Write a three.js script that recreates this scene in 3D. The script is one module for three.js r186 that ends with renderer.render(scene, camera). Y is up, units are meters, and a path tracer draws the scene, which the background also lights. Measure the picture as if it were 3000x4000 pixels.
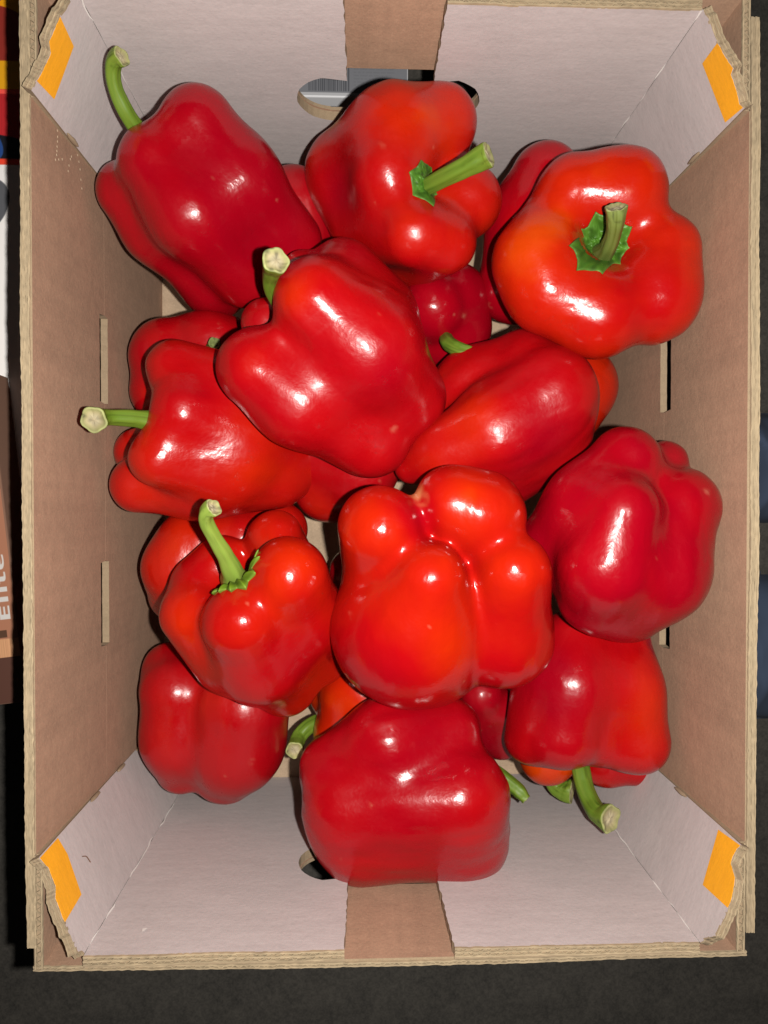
import * as THREE from 'three';
import { mergeGeometries } from 'three/addons/utils/BufferGeometryUtils.js';

// ---------- camera, light, exposure ----------
const scene = new THREE.Scene();
scene.background = new THREE.Color().setRGB(0.014, 0.0135, 0.013);          // the dim room round the box
const camera = new THREE.PerspectiveCamera(71.02, 3 / 4, 0.02, 20);
camera.position.set(-0.0153, 0.47223, 0.00977);
camera.up.set(0.000942, -0.013424, -0.99991);
camera.lookAt(-0.0153 + 0.035667, 0.47223 - 0.999273, 0.00977 + 0.013449);
scene.add(camera);
const renderer = new THREE.WebGLRenderer({ antialias: true });
renderer.toneMapping = THREE.LinearToneMapping;
renderer.toneMappingExposure = 0.85;
renderer.shadowMap.enabled = true;
const flash = new THREE.PointLight(new THREE.Color().setRGB(1, 0.965, 0.91), 1.0, 0, 2);   // the phone's flash beside its lens
flash.name = 'camera_flash';
flash.position.set(0.0075, 0.4735, 0.0125);
flash.castShadow = true;
flash.shadow.radius = 0.16;
flash.shadow.camera.near = 0.02; flash.shadow.camera.far = 3;
scene.add(flash);

// ---------- helpers ----------
let seed = 7;
const rnd = () => { seed = (seed * 1664525 + 1013904223) >>> 0; return seed / 4294967296; };
const rr = (a, b) => a + (b - a) * rnd();
const hash = (x, y, z) => { let h = (Math.imul(x, 374761393) + Math.imul(y, 668265263) + Math.imul(z, 2147483647 ^ 0x5bd1e995)) | 0; h = Math.imul(h ^ (h >>> 13), 1274126177); return ((h ^ (h >>> 16)) >>> 0) / 4294967296; };
const fade = (t) => t * t * (3 - 2 * t);
function noise(x, y, z) {
  const i = Math.floor(x), j = Math.floor(y), k = Math.floor(z), u = fade(x - i), v = fade(y - j), w = fade(z - k);
  const L = (a, b, t) => a + (b - a) * t;
  return 2 * L(L(L(hash(i, j, k), hash(i + 1, j, k), u), L(hash(i, j + 1, k), hash(i + 1, j + 1, k), u), v),
    L(L(hash(i, j, k + 1), hash(i + 1, j, k + 1), u), L(hash(i, j + 1, k + 1), hash(i + 1, j + 1, k + 1), u), v), w) - 1;
}
const sm = (a, b, x) => { const t = Math.min(1, Math.max(0, (x - a) / (b - a))); return t * t * (3 - 2 * t); };
const clamp01 = (x) => Math.min(1, Math.max(0, x));
// periodic value noise for textures
function pnoise(x, y, px, py, s) {
  const i = Math.floor(x), j = Math.floor(y), u = fade(x - i), v = fade(y - j), m = (a, n) => ((a % n) + n) % n;
  const g = (a, b) => hash(m(a, px), m(b, py), s);
  const a = g(i, j), b = g(i + 1, j), c = g(i, j + 1), d = g(i + 1, j + 1);
  return 2 * (a + (b - a) * u + (c - a) * v + (a - b - c + d) * u * v) - 1;
}
function texture(n, fn, srgb) {                                              // fn(u, v) -> [r, g, b] 0..1
  const d = new Uint8Array(n * n * 4);
  for (let j = 0; j < n; j++) for (let i = 0; i < n; i++) {
    const c = fn(i / n, j / n), o = (j * n + i) * 4;
    for (let k = 0; k < 3; k++) d[o + k] = Math.round(255 * clamp01(c[k]));
    d[o + 3] = 255;
  }
  const t = new THREE.DataTexture(d, n, n, THREE.RGBAFormat);
  t.wrapS = t.wrapT = THREE.RepeatWrapping; t.magFilter = THREE.LinearFilter; t.minFilter = THREE.LinearFilter;
  if (srgb) t.colorSpace = THREE.SRGBColorSpace;
  t.needsUpdate = true;
  return t;
}
const rep = (t, a, b) => { const c = t.clone(); c.repeat.set(a, b); c.needsUpdate = true; return c; };
const names = {};
function numbered(n) { const k = names[n] = (names[n] ?? -1) + 1; return k ? `${n}_${String(k).padStart(3, '0')}` : n; }
function thing(name, label, category, pos = [0, 0, 0], turn = 0, group) {
  const o = new THREE.Group(); o.name = numbered(name); o.position.set(...pos); o.rotation.y = turn;
  o.userData = { label, category }; if (group) o.userData.group = group;
  scene.add(o); return o;
}
function part(name, geo, mat, parent, label) {
  const m = new THREE.Mesh(geo, mat); m.name = name; m.castShadow = m.receiveShadow = true;
  if (label) m.userData.label = label;
  parent.add(m); return m;
}
const lin = (r, g, b) => new THREE.Color().setRGB(r, g, b);

// ---------- materials ----------
const kraftMap = texture(1024, (u, v) => {
  const f = 0.045 * pnoise(u * 24, v * 40, 24, 40, 1) + 0.05 * pnoise(u * 130, v * 210, 130, 210, 2) + 0.055 * pnoise(u * 420, v * 300, 420, 300, 3) + 0.05 * pnoise(u * 8, v * 3, 8, 3, 4) + 0.03 * pnoise(u * 60, v * 2, 60, 2, 7) - 0.16 * Math.max(0, pnoise(u * 5, v * 60, 5, 60, 8) - 0.72) + 0.2 * Math.max(0, pnoise(u * 70, v * 9, 70, 9, 9) - 0.78);
  const fibre = Math.max(0, pnoise(u * 340, v * 110, 340, 110, 5) - 0.62) * 0.34 - Math.max(0, pnoise(u * 260, v * 380, 260, 380, 6) - 0.7) * 0.4;
  const k = 0.86 + f + fibre;
  return [k, k * 0.985, k * 0.965];
}, false);
const whiteMap = texture(1024, (u, v) => {
  const f = 0.03 * pnoise(u * 10, v * 60, 10, 60, 11) + 0.035 * pnoise(u * 40, v * 190, 40, 190, 12) + 0.035 * pnoise(u * 140, v * 420, 140, 420, 13) + 0.03 * pnoise(u * 7, v * 5, 7, 5, 14);
  const fl = -Math.max(0, pnoise(u * 90, v * 330, 90, 330, 15) - 0.6) * 0.22;
  const k = 0.88 + f + fl;
  return [k, k * 0.985, k * 0.975];
}, false);
const paperBump = texture(512, (u, v) => { const k = 0.5 + 0.22 * pnoise(u * 90, v * 60, 90, 60, 21) + 0.2 * pnoise(u * 200, v * 170, 200, 170, 22); return [k, k, k]; }, false);
const skinBump = texture(1024, (u, v) => {
  const k = 0.5 + 0.05 * pnoise(u * 50, v * 50, 50, 50, 31) + 0.03 * pnoise(u * 110, v * 100, 110, 100, 32) + 0.32 * pnoise(u * 14, v * 6, 14, 6, 33) + 0.13 * pnoise(u * 30, v * 14, 30, 14, 34) + 0.015 * pnoise(u * 260, v * 260, 260, 260, 35);
  return [k, k, k];
}, false);
const skinRough = texture(512, (u, v) => {
  const k = 0.68 + 0.16 * pnoise(u * 5, v * 4, 5, 4, 51) + 0.12 * pnoise(u * 13, v * 9, 13, 9, 52) + 0.06 * pnoise(u * 60, v * 50, 60, 50, 53) + 0.5 * Math.max(0, pnoise(u * 9, v * 30, 9, 30, 54) - 0.66);
  return [k, k, k];
}, false);
const std = (o) => new THREE.MeshStandardMaterial({ roughness: 0.9, ...o });
const KS = 1 / 0.16;
const kraft = std({ color: lin(0.36, 0.217, 0.142), map: rep(kraftMap, KS, KS), bumpMap: rep(paperBump, KS, KS), bumpScale: 0.00012 });
const kraftFloor = std({ color: lin(0.45, 0.33, 0.225), map: rep(kraftMap, KS, KS), bumpMap: rep(paperBump, KS, KS), bumpScale: 0.0001 });
const liner = std({ color: lin(0.5, 0.445, 0.438), roughness: 0.75, map: rep(whiteMap, KS, KS), bumpMap: rep(paperBump, KS, KS), bumpScale: 0.00008 });
const rawEdge = std({ color: lin(0.31, 0.235, 0.145), roughness: 0.95, vertexColors: true });
const rawPlain = std({ color: lin(0.3, 0.22, 0.14), roughness: 0.95, map: rep(kraftMap, KS * 2, KS * 2) });
const core = std({ color: lin(0.16, 0.115, 0.07), roughness: 1 });
const paperCore = std({ color: lin(0.6, 0.56, 0.53), roughness: 0.9 });
const yellowInk = std({ color: lin(0.88, 0.385, 0.012), roughness: 0.6, map: rep(whiteMap, KS * 1.7, KS * 1.7), bumpMap: rep(paperBump, KS, KS), bumpScale: 0.00008 });

// ---------- the table ----------
{
  const tableMap = texture(512, (u, v) => { const k = 0.6 + 0.16 * pnoise(u * 170, v * 170, 170, 170, 41) + 0.13 * pnoise(u * 60, v * 60, 60, 60, 42) + 0.1 * pnoise(u * 12, v * 12, 12, 12, 43); return [k, k * 0.985, k * 0.95]; }, false);
  const g = new THREE.BoxGeometry(3.2, 0.03, 3.2); g.translate(0, -0.0195, 0);
  const m = part('table_top', g, std({ color: lin(0.062, 0.056, 0.048), roughness: 0.75, map: rep(tableMap, 22, 22) }), scene);
  m.userData = { kind: 'structure', label: 'dark table surface under the cardboard box' };
}

// ---------- the cardboard box ----------
const H = 0.179, W = 0.1475, LZ = 0.2;
const box = thing('cardboard_box', 'open brown cardboard box with white liners and yellow corner prints, full of red peppers', 'box', [0, -0.0045, 0]);
const up = (g) => { g.translate(0, 0.0045, 0); return g; };                  // parts are laid out from the inner floor, the box's base is one board lower

const extr = (shape, depth) => new THREE.ExtrudeGeometry(shape, { depth, bevelEnabled: false, curveSegments: 10 });
function jagged(x0, y0, x1, y1, n, amp) {                                    // points of an uneven cut from one corner to the next, ends left out
  const p = [], dx = x1 - x0, dy = y1 - y0, l = Math.hypot(dx, dy);
  for (let i = 1; i < n; i++) { const t = i / n, a = rr(-amp, amp); p.push([x0 + dx * t - dy / l * a, y0 + dy * t + dx / l * a]); }
  return p;
}
function poly(points) { const s = new THREE.Shape(); points.forEach(([x, y], i) => (i ? s.lineTo(x, y) : s.moveTo(x, y))); return s; }

// cut edges of corrugated board: paper ribbons standing on a path; path(t) -> [x, y, z], side(t) -> unit [x, z] across the board
function ribbonEdge(len, thick, path, side, { waves = 1, pitch = 0.0062, straight = 0, step = 0.0006, deep = 0.0022, rough = 0.00016 } = {}) {
  const pos = [], col = [], n = Math.max(8, Math.round(len / step));
  const ribbon = (offset, half, lift, tone, drop = deep) => {
    const rows = [], off0 = rnd() * 50;
    for (let i = 0; i <= n; i++) {
      const t = i / n, P = path(t), S = side(t), o = offset(t * len) + rough * 0.7 * noise(t * len * 700, off0, 3), y = P[1] + lift + rough * 1.6 * noise(t * len * 420, off0 + 9, 7) ;
      const h = half * (1 + 0.35 * noise(t * len * 500, off0 + 20, 1)), c = tone * (1 + 0.16 * noise(t * len * 520, off0 + 4, 5) + 0.08 * noise(t * len * 90, off0 + 4, 8));
      rows.push([P[0] + S[0] * (o - h), P[2] + S[1] * (o - h), P[0] + S[0] * (o + h), P[2] + S[1] * (o + h), y, P[1] - drop, c]);
    }
    for (let i = 0; i < n; i++) {
      const a = rows[i], b = rows[i + 1];
      const q = (p1, p2, p3, p4) => { pos.push(...p1, ...p2, ...p3, ...p1, ...p3, ...p4); for (const c of [a[6], b[6], b[6], a[6], b[6], a[6]]) col.push(c, c, c); };
      const aL = [a[0], a[4], a[1]], aR = [a[2], a[4], a[3]], bL = [b[0], b[4], b[1]], bR = [b[2], b[4], b[3]];
      const aLd = [a[0], a[5], a[1]], aRd = [a[2], a[5], a[3]], bLd = [b[0], b[5], b[1]], bRd = [b[2], b[5], b[3]];
      q(aL, bL, bR, aR); q(aL, aLd, bLd, bL); q(aR, bR, bRd, aRd);
    }
  };
  const layers = waves + 1;
  for (let k = 0; k < layers; k++) ribbon(() => 0.0003 + (thick - 0.0006) * k / waves, 0.00027, 0, rr(0.95, 1.12), 0.0011);
  for (let k = 0; k < waves; k++) {
    const mid = 0.0003 + (thick - 0.0006) * (k + 0.5) / waves, amp = (thick - 0.0006) * 0.5 / waves - 0.0002, ph = rnd() * 6;
    if (straight) for (let s = 0; s < straight; s++) { const o = mid + (s / Math.max(1, straight - 1) - 0.5) * 1.5 * amp; ribbon((d) => o + 0.00022 * noise(d * 60, s + k * 7, 2), 0.0004, rr(-0.0003, 0), rr(0.82, 1.0)); }
    else ribbon((d) => mid + amp * Math.sin(d / pitch * 2 * Math.PI + ph + 1.2 * noise(d * 25, k, 1)), 0.00022, -0.00025, rr(0.8, 0.95));
  }
  const g = new THREE.BufferGeometry();
  g.setAttribute('position', new THREE.Float32BufferAttribute(pos, 3)); g.setAttribute('color', new THREE.Float32BufferAttribute(col, 3));
  g.computeVertexNormals(); return g;
}
const dbl = (m) => { const c = m.clone(); c.side = THREE.DoubleSide; return c; };
const edgeMat = dbl(rawEdge);

// floor
{
  const g = new THREE.BoxGeometry(2 * W - 0.006, 0.0045, 2 * LZ - 0.008); g.translate(0, -0.00225, 0);
  const uv = g.attributes.uv; for (let i = 0; i < uv.count; i++) uv.setXY(i, uv.getX(i) * 0.29, uv.getY(i) * 0.39);
  part('floor_panel', up(g), kraftFloor, box);
}
// the two long walls, leaning out a little, each with two slots
const lean = (s) => (s < 0 ? 0.0039 : 0.0047);
for (const s of [-1, 1]) {
  const zs = s < 0 ? [[-0.0847, -0.0411], [0.0402, 0.0822]] : [[-0.082, -0.0379], [0.043, 0.0856]];
  const sh = poly([[-0.1905, -0.0045], [0.1905, -0.0045], [0.1905, H - 0.0011], [-0.1905, H - 0.0011]]);
  for (const [a, b] of zs) {
    const yt = s < 0 ? 0.1072 : 0.1084, p = [[a, 0.0963], ...jagged(a, 0.0963, b, 0.0963, 16, 0.0002), [b, 0.0963], [b + 0.0007, 0.1005], [b, yt], ...jagged(b, yt, a, yt, 16, 0.0002), [a, yt], [a - 0.0007, 0.1005]];
    const h = new THREE.Path(); p.forEach(([x, y], i) => (i ? h.lineTo(x, y) : h.moveTo(x, y))); sh.holes.push(h);
  }
  const g = extr(sh, 0.0035), P = g.attributes.position;
  for (let i = 0; i < P.count; i++) { const z = P.getX(i), y = P.getY(i), d = P.getZ(i), x = 0.1423 + lean(s) * y / H; P.setXYZ(i, s * (x + (s > 0 ? d : 0.0035 - d)), y, s > 0 ? -z : z); }
  if (s > 0) { for (let i = 0; i < P.count; i++) P.setZ(i, -P.getZ(i)); const ix = []; for (let i = 0; i < P.count; i += 3) ix.push(i, i + 2, i + 1); g.setIndex(ix); }
  else { const ix = []; for (let i = 0; i < P.count; i += 3) ix.push(i, i + 1, i + 2); g.setIndex(ix); }
  const gg = g.toNonIndexed(); gg.computeVertexNormals();
  const wall = part('side_wall', up(gg), [dbl(kraft), dbl(rawPlain)], box);
  const bow = (t) => (s < 0 ? 0.0007 : 0.0009) * Math.sin(Math.PI * t) + 0.0003 * noise(t * 9, s, 2);
  const e = ribbonEdge(0.381, 0.0037, (t) => [s * (0.1423 + lean(s) - 0.0001 + bow(t)), H + 0.0004 * noise(t * 12, s * 3, 1), -0.1905 + 0.381 * t], () => [s, 0], { waves: 1, straight: 5, deep: 0.0012 });
  part('cut_edge', up(e), edgeMat, wall);
  // score line pressed along the wall at the height of the slots
  for (const [a, b] of s < 0 ? [[-0.15, -0.086], [-0.04, 0.039], [0.0835, 0.15]] : [[-0.15, -0.083], [-0.0365, 0.0415], [0.087, 0.15]]) { const c = new THREE.CapsuleGeometry(0.00028, b - a, 3, 6); c.rotateX(Math.PI / 2); c.scale(0.35, 1, 1); c.translate(s * (0.1423 + lean(s) * 0.1005 / H), 0.1005, (a + b) / 2); part('score_line', up(c), kraft, wall); }
}
// perforation marks on the left wall near the upper corner
{
  const g = [], put = (y, z) => { const c = new THREE.SphereGeometry(0.00042, 6, 4); c.scale(0.25, 1.1, 1.6); c.translate(-(0.1423 + lean(-1) * y / H) + 0.0001, y, z); g.push(c); };
  for (const [y, z] of [[0.1540, -0.1515], [0.1538, -0.1489], [0.1540, -0.1468], [0.1544, -0.1444], [0.1546, -0.1424], [0.1549, -0.1406], [0.1560, -0.1380], [0.1528, -0.1396], [0.1493, -0.1414], [0.1396, -0.1472], [0.1408, -0.1455], [0.1423, -0.1419], [0.1432, -0.1390], [0.1327, -0.1512], [0.1313, -0.1488], [0.1301, -0.1458], [0.1292, -0.1414], [0.1281, -0.1378]]) put(y, z);
  part('perforation_marks', up(mergeGeometries(g)), std({ color: lin(0.5, 0.38, 0.26) }), box).userData.kind = 'stuff';
}
const shear = (g, s, a) => { const P = g.attributes.position; for (let i = 0; i < P.count; i++) P.setZ(i, P.getZ(i) + s * a * P.getY(i) / H); return g; };
// the two end walls with the handle hole, folded in at the corners
for (const s of [-1, 1]) {
  const sh = poly([[-W, -0.0045], [W, -0.0045], [W, H - 0.0011], [-W, H - 0.0011]]);
  const h = new THREE.Path();
  const flat = s > 0 ? 0.1222 : 0.1265;
  h.moveTo(-0.031, 0.0905); h.lineTo(0.031, 0.0905); h.absarc(0.0275, 0.109, 0.018, -1.45, 1.15, false); h.lineTo(0.026, flat); h.lineTo(-0.026, flat); h.lineTo(-0.028, 0.1265); h.absarc(-0.0275, 0.109, 0.018, 1.69, 4.6, false);
  sh.holes.push(h);
  const g = extr(sh, 0.0017); g.translate(0, 0, -0.00085); if (s < 0) g.rotateY(Math.PI); g.translate(0, 0, s * 0.1963); shear(g, s, 0.003);
  const wall = part('end_wall', up(g), [kraft, rawPlain], box);
  const sag = (t) => 0.0006 * noise(t * 6, s * 5, 4);
  part('cut_edge', up(ribbonEdge(2 * W, 0.0019, (t) => [-W + 2 * W * t, H + sag(t), s * (0.1983 + 0.001 * Math.sin(Math.PI * t))], () => [0, s], { waves: 1, pitch: 0.0037, deep: 0.0012 })), edgeMat, wall);
  for (const q of [-1, 1]) {                                                  // corner tabs turned along the long walls
    const t = poly([[0.1525, 0], [0.1955, 0], [0.199, H - 0.0011], [0.1525, H - 0.0011]]);
    const tg = extr(t, 0.0036), P = tg.attributes.position;
    const flip = q * s < 0;
    for (let i = 0; i < P.count; i++) { const z = P.getX(i), y = P.getY(i), d = P.getZ(i); P.setXYZ(i, q * (0.1434 + 0.0003 * y / H + d), y, s * z); }
    const gi = tg.toNonIndexed ? tg : tg; gi.computeVertexNormals();
    const tab = part('corner_tab', up(gi), [dbl(kraft), dbl(rawPlain)], wall);
    part('cut_edge_tab', up(ribbonEdge(0.046, 0.0032, (u) => [q * 0.1433, H + 0.0002, s * (0.1525 + 0.0465 * u)], () => [q, 0], { waves: 1, pitch: 0.0036, deep: 0.0012 })), edgeMat, wall);
  }
}
// white liners: one flat half each side of the middle gap, and the slanted corner piece
const diagTop = {
  '1,-1': [[0, 0.1785], [0.06, 0.1785], [0.1, 0.1795], [0.32, 0.1795], [0.5, 0.181], [0.645, 0.1832], [0.665, 0.1805], [0.8, 0.1803], [0.93, 0.179], [1, 0.181]],
  '-1,-1': [[0, 0.179], [0.05, 0.181], [0.3, 0.1842], [0.48, 0.1845], [0.56, 0.1848], [0.6, 0.1813], [0.71, 0.1813], [0.82, 0.182], [0.93, 0.1835], [1, 0.1838]],
  '-1,1': [[0, 0.179], [0.04, 0.1795], [0.07, 0.1825], [0.21, 0.1823], [0.4, 0.1828], [0.6, 0.1826], [0.685, 0.179], [0.86, 0.1788], [0.95, 0.1812], [1, 0.182]],
  '1,1': [[0, 0.18], [0.12, 0.1845], [0.18, 0.1875], [0.4, 0.1885], [0.56, 0.1885], [0.72, 0.186], [0.8, 0.1797], [0.93, 0.1803], [1, 0.182]],
};
const patch = {
  '1,-1': [[0.345, 0.19], [0.352, 0.1665], [0.96, 0.1668], [0.985, 0.19]],
  '-1,-1': [[0.312, 0.19], [0.355, 0.169], [0.87, 0.168], [0.9, 0.19]],
  '-1,1': [[0.375, 0.19], [0.4, 0.1645], [0.8, 0.1625], [0.99, 0.1645], [0.99, 0.19]],
  '1,1': [[0.46, 0.195], [0.425, 0.1685], [0.96, 0.1645], [0.99, 0.19]],
};
for (const s of [-1, 1]) for (const q of [-1, 1]) {
  const flap = new THREE.Group(); flap.name = 'white_liner'; box.add(flap);
  // flat half, seen from inside, x measured outward from the middle
  const x0 = q < 0 ? 0.0212 : (s < 0 ? 0.0212 : 0.0242), x0b = q < 0 ? 0.0205 : (s < 0 ? 0.0212 : 0.0228), x1 = 0.1268, top = s < 0 ? (q < 0 ? 0.1797 : 0.1776) : 0.1796;
  const pts = [[x1, 0.0005], [x1, top], [x0, top], ...jagged(x0, top, x0b, 0.1245, 22, 0.00035), [x0b, 0.1245]];
  if (q < 0 || s < 0) pts.push([0.031, 0.1262]);
  for (let k = 0; k <= 14; k++) { const a = 1.25 - k / 14 * 2.75; pts.push([0.0272 + 0.0186 * Math.cos(a) + rr(-1, 1) * 0.0002, 0.1085 + 0.0188 * Math.sin(a) + rr(-1, 1) * 0.0002]); }
  pts.push([0.0222, 0.0895], ...jagged(0.0222, 0.0895, 0.021, 0.0005, 16, 0.0003), [0.021, 0.0005]);
  const mir = q < 0 ? pts.map(([x, y]) => [-x, y]) : pts;
  const g = extr(poly(mir), 0.0048); g.translate(0, 0, s < 0 ? -0.1953 : 0.1905); shear(g, s, 0.003);
  part('liner_face', up(g), [liner, rawPlain], flap);
  part('cut_edge', up(ribbonEdge(x1 - x0, 0.0038, (t) => [q * (x0 + (x1 - x0) * t), top + 0.0009 + 0.0004 * noise(t * 7, s + 4 * q, 3), s * (0.19345 + 0.0002 * noise(t * 8, q, s))], () => [0, s], { waves: 2, pitch: 0.0036, deep: 0.0012 })), edgeMat, flap);
  // slanted corner piece from the fold to the long wall
  const F = [q * 0.127, s * 0.1905], K = [q * 0.1434, s * 0.152], L = Math.hypot(K[0] - F[0], K[1] - F[1]), ex = (K[0] - F[0]) / L, ez = (K[1] - F[1]) / L;
  const key = `${q},${s}`, prof = diagTop[key].map(([t, y]) => [t * L, y]);
  const fine = []; prof.forEach(([a, y], i) => { if (i) for (let k = 1; k < 6; k++) { const f = k / 6; fine.push([prof[i - 1][0] + (a - prof[i - 1][0]) * f, prof[i - 1][1] + (y - prof[i - 1][1]) * f + rr(-1, 1) * 0.0003]); } fine.push([a, y]); });
  const topAt = (a) => { for (let i = 1; i < fine.length; i++) if (a <= fine[i][0]) { const f = (a - fine[i - 1][0]) / (fine[i][0] - fine[i - 1][0] + 1e-9); return fine[i - 1][1] + f * (fine[i][1] - fine[i - 1][1]); } return fine[fine.length - 1][1]; };
  const n = [ez * (q * s < 0 ? -1 : 1), -ex * (q * s < 0 ? -1 : 1)];
  const outw = (n[0] * q + n[1] * s) > 0 ? n : [-n[0], -n[1]];
  const place = (geo) => { const P = geo.attributes.position; for (let i = 0; i < P.count; i++) { const a = P.getX(i), y = P.getY(i), d = P.getZ(i), ln = s * 0.003 * y / H * (1 - clamp01(a / L)); P.setXYZ(i, F[0] + ex * a + outw[0] * d, y, F[1] + ez * a + outw[1] * d + ln); } const o = geo.index ? geo.toNonIndexed() : geo; o.computeVertexNormals(); return o; };
  const dg = place(extr(poly([[0, 0.0005], [L, 0.0005], [L, prof[prof.length - 1][1]], ...fine.slice().reverse(), [0, prof[0][1]]]), 0.0036));
  part('corner_piece', up(dg), [dbl(liner), dbl(rawPlain)], flap);
  part('torn_edge', up(ribbonEdge(L, 0.0037, (t) => { const a = t * L; return [F[0] + ex * a, topAt(a) + 0.0003, F[1] + ez * a + s * 0.003 * topAt(a) / H * (1 - t)]; }, () => outw, { waves: 2, pitch: 0.0036, step: 0.0006, deep: 0.0012, rough: 0.0003 })), edgeMat, flap);
  const pp = patch[key].map(([t, y]) => [t * L, y]), bottom = pp.slice(1, -1), a0 = pp[0][0], a1 = pp[pp.length - 1][0], upper = [];
  for (let k = 0; k <= 24; k++) { const a = a1 + (a0 - a1) * k / 24; upper.push([a, topAt(a) - 0.0002]); }
  part('yellow_print', up(place(extr(poly([...bottom, ...upper]), 0.00018))).translate(-outw[0] * 0.0003, 0, -outw[1] * 0.0003), dbl(yellowInk), flap);
  // worn crease of the fold
  const cr = []; for (let k = 0; k <= 26; k++) { const y = 0.0015 + k / 26 * (prof[0][1] - 0.002); cr.push(new THREE.Vector3(F[0] - q * 0.0003 + 0.0006 * noise(y * 140, q, s), y, F[1] + s * 0.003 * y / H - s * 0.0001 + 0.0003 * noise(y * 120, q + 5, s))); }
  const ct = new THREE.TubeGeometry(new THREE.CatmullRomCurve3(cr), 90, 0.00034, 5), cp = ct.attributes.position;
  for (let i = 0; i < cp.count; i++) { const y = cp.getY(i), k = 0.2 + 1.15 * sm(0, 0.75, noise(y * 95, q * 3, s * 7)); const c0 = F[0] - q * 0.0003, c1 = F[1] + s * 0.003 * y / H - s * 0.0001; cp.setX(i, c0 + (cp.getX(i) - c0) * k); cp.setZ(i, c1 + (cp.getZ(i) - c1) * k); }
  part('fold_crease', up(ct), paperCore, flap);
  // torn tabs where the corner piece is hooked into the long wall
  const tabs = { '-1,-1': [0.146, 0.108], '-1,1': [0.123, 0.085, 0.053], '1,-1': [0.139, 0.1], '1,1': [0.128, 0.094] }[key];
  for (const y of tabs) {
    const tg = new THREE.SphereGeometry(1, 16, 10), P = tg.attributes.position;
    for (let i = 0; i < P.count; i++) { const k = 1 + 0.22 * noise(P.getX(i) * 2 + y * 900, P.getY(i) * 3, P.getZ(i) * 2); P.setXYZ(i, K[0] - q * 0.0012 + P.getX(i) * 0.0011 * k, y + P.getY(i) * 0.0058 * k, K[1] - s * 0.0004 + P.getZ(i) * 0.0009 * k); }
    tg.computeVertexNormals(); part('torn_tab', up(tg), rawPlain, flap);
  }
}
// a small torn fleck and a stray fibre on the lower left liner
{
  const fl = new THREE.Shape(); fl.moveTo(0, 0); fl.lineTo(0.0022, 0.0006); fl.lineTo(0.0016, 0.003); fl.lineTo(0.0008, 0.0018); fl.closePath();
  const g = new THREE.ShapeGeometry(fl); g.rotateY(Math.PI); g.translate(-0.106, 0.1625, 0.1927);
  part('torn_fleck', up(g), dbl(paperCore), box);
  const f = new THREE.TubeGeometry(new THREE.CatmullRomCurve3([new THREE.Vector3(-0.1372, 0.153, 0.166), new THREE.Vector3(-0.1363, 0.151, 0.167), new THREE.Vector3(-0.1351, 0.1492, 0.1705)]), 8, 0.00022, 5);
  part('stray_fibre', up(f), std({ color: lin(0.14, 0.07, 0.04) }), box);
}

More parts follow.
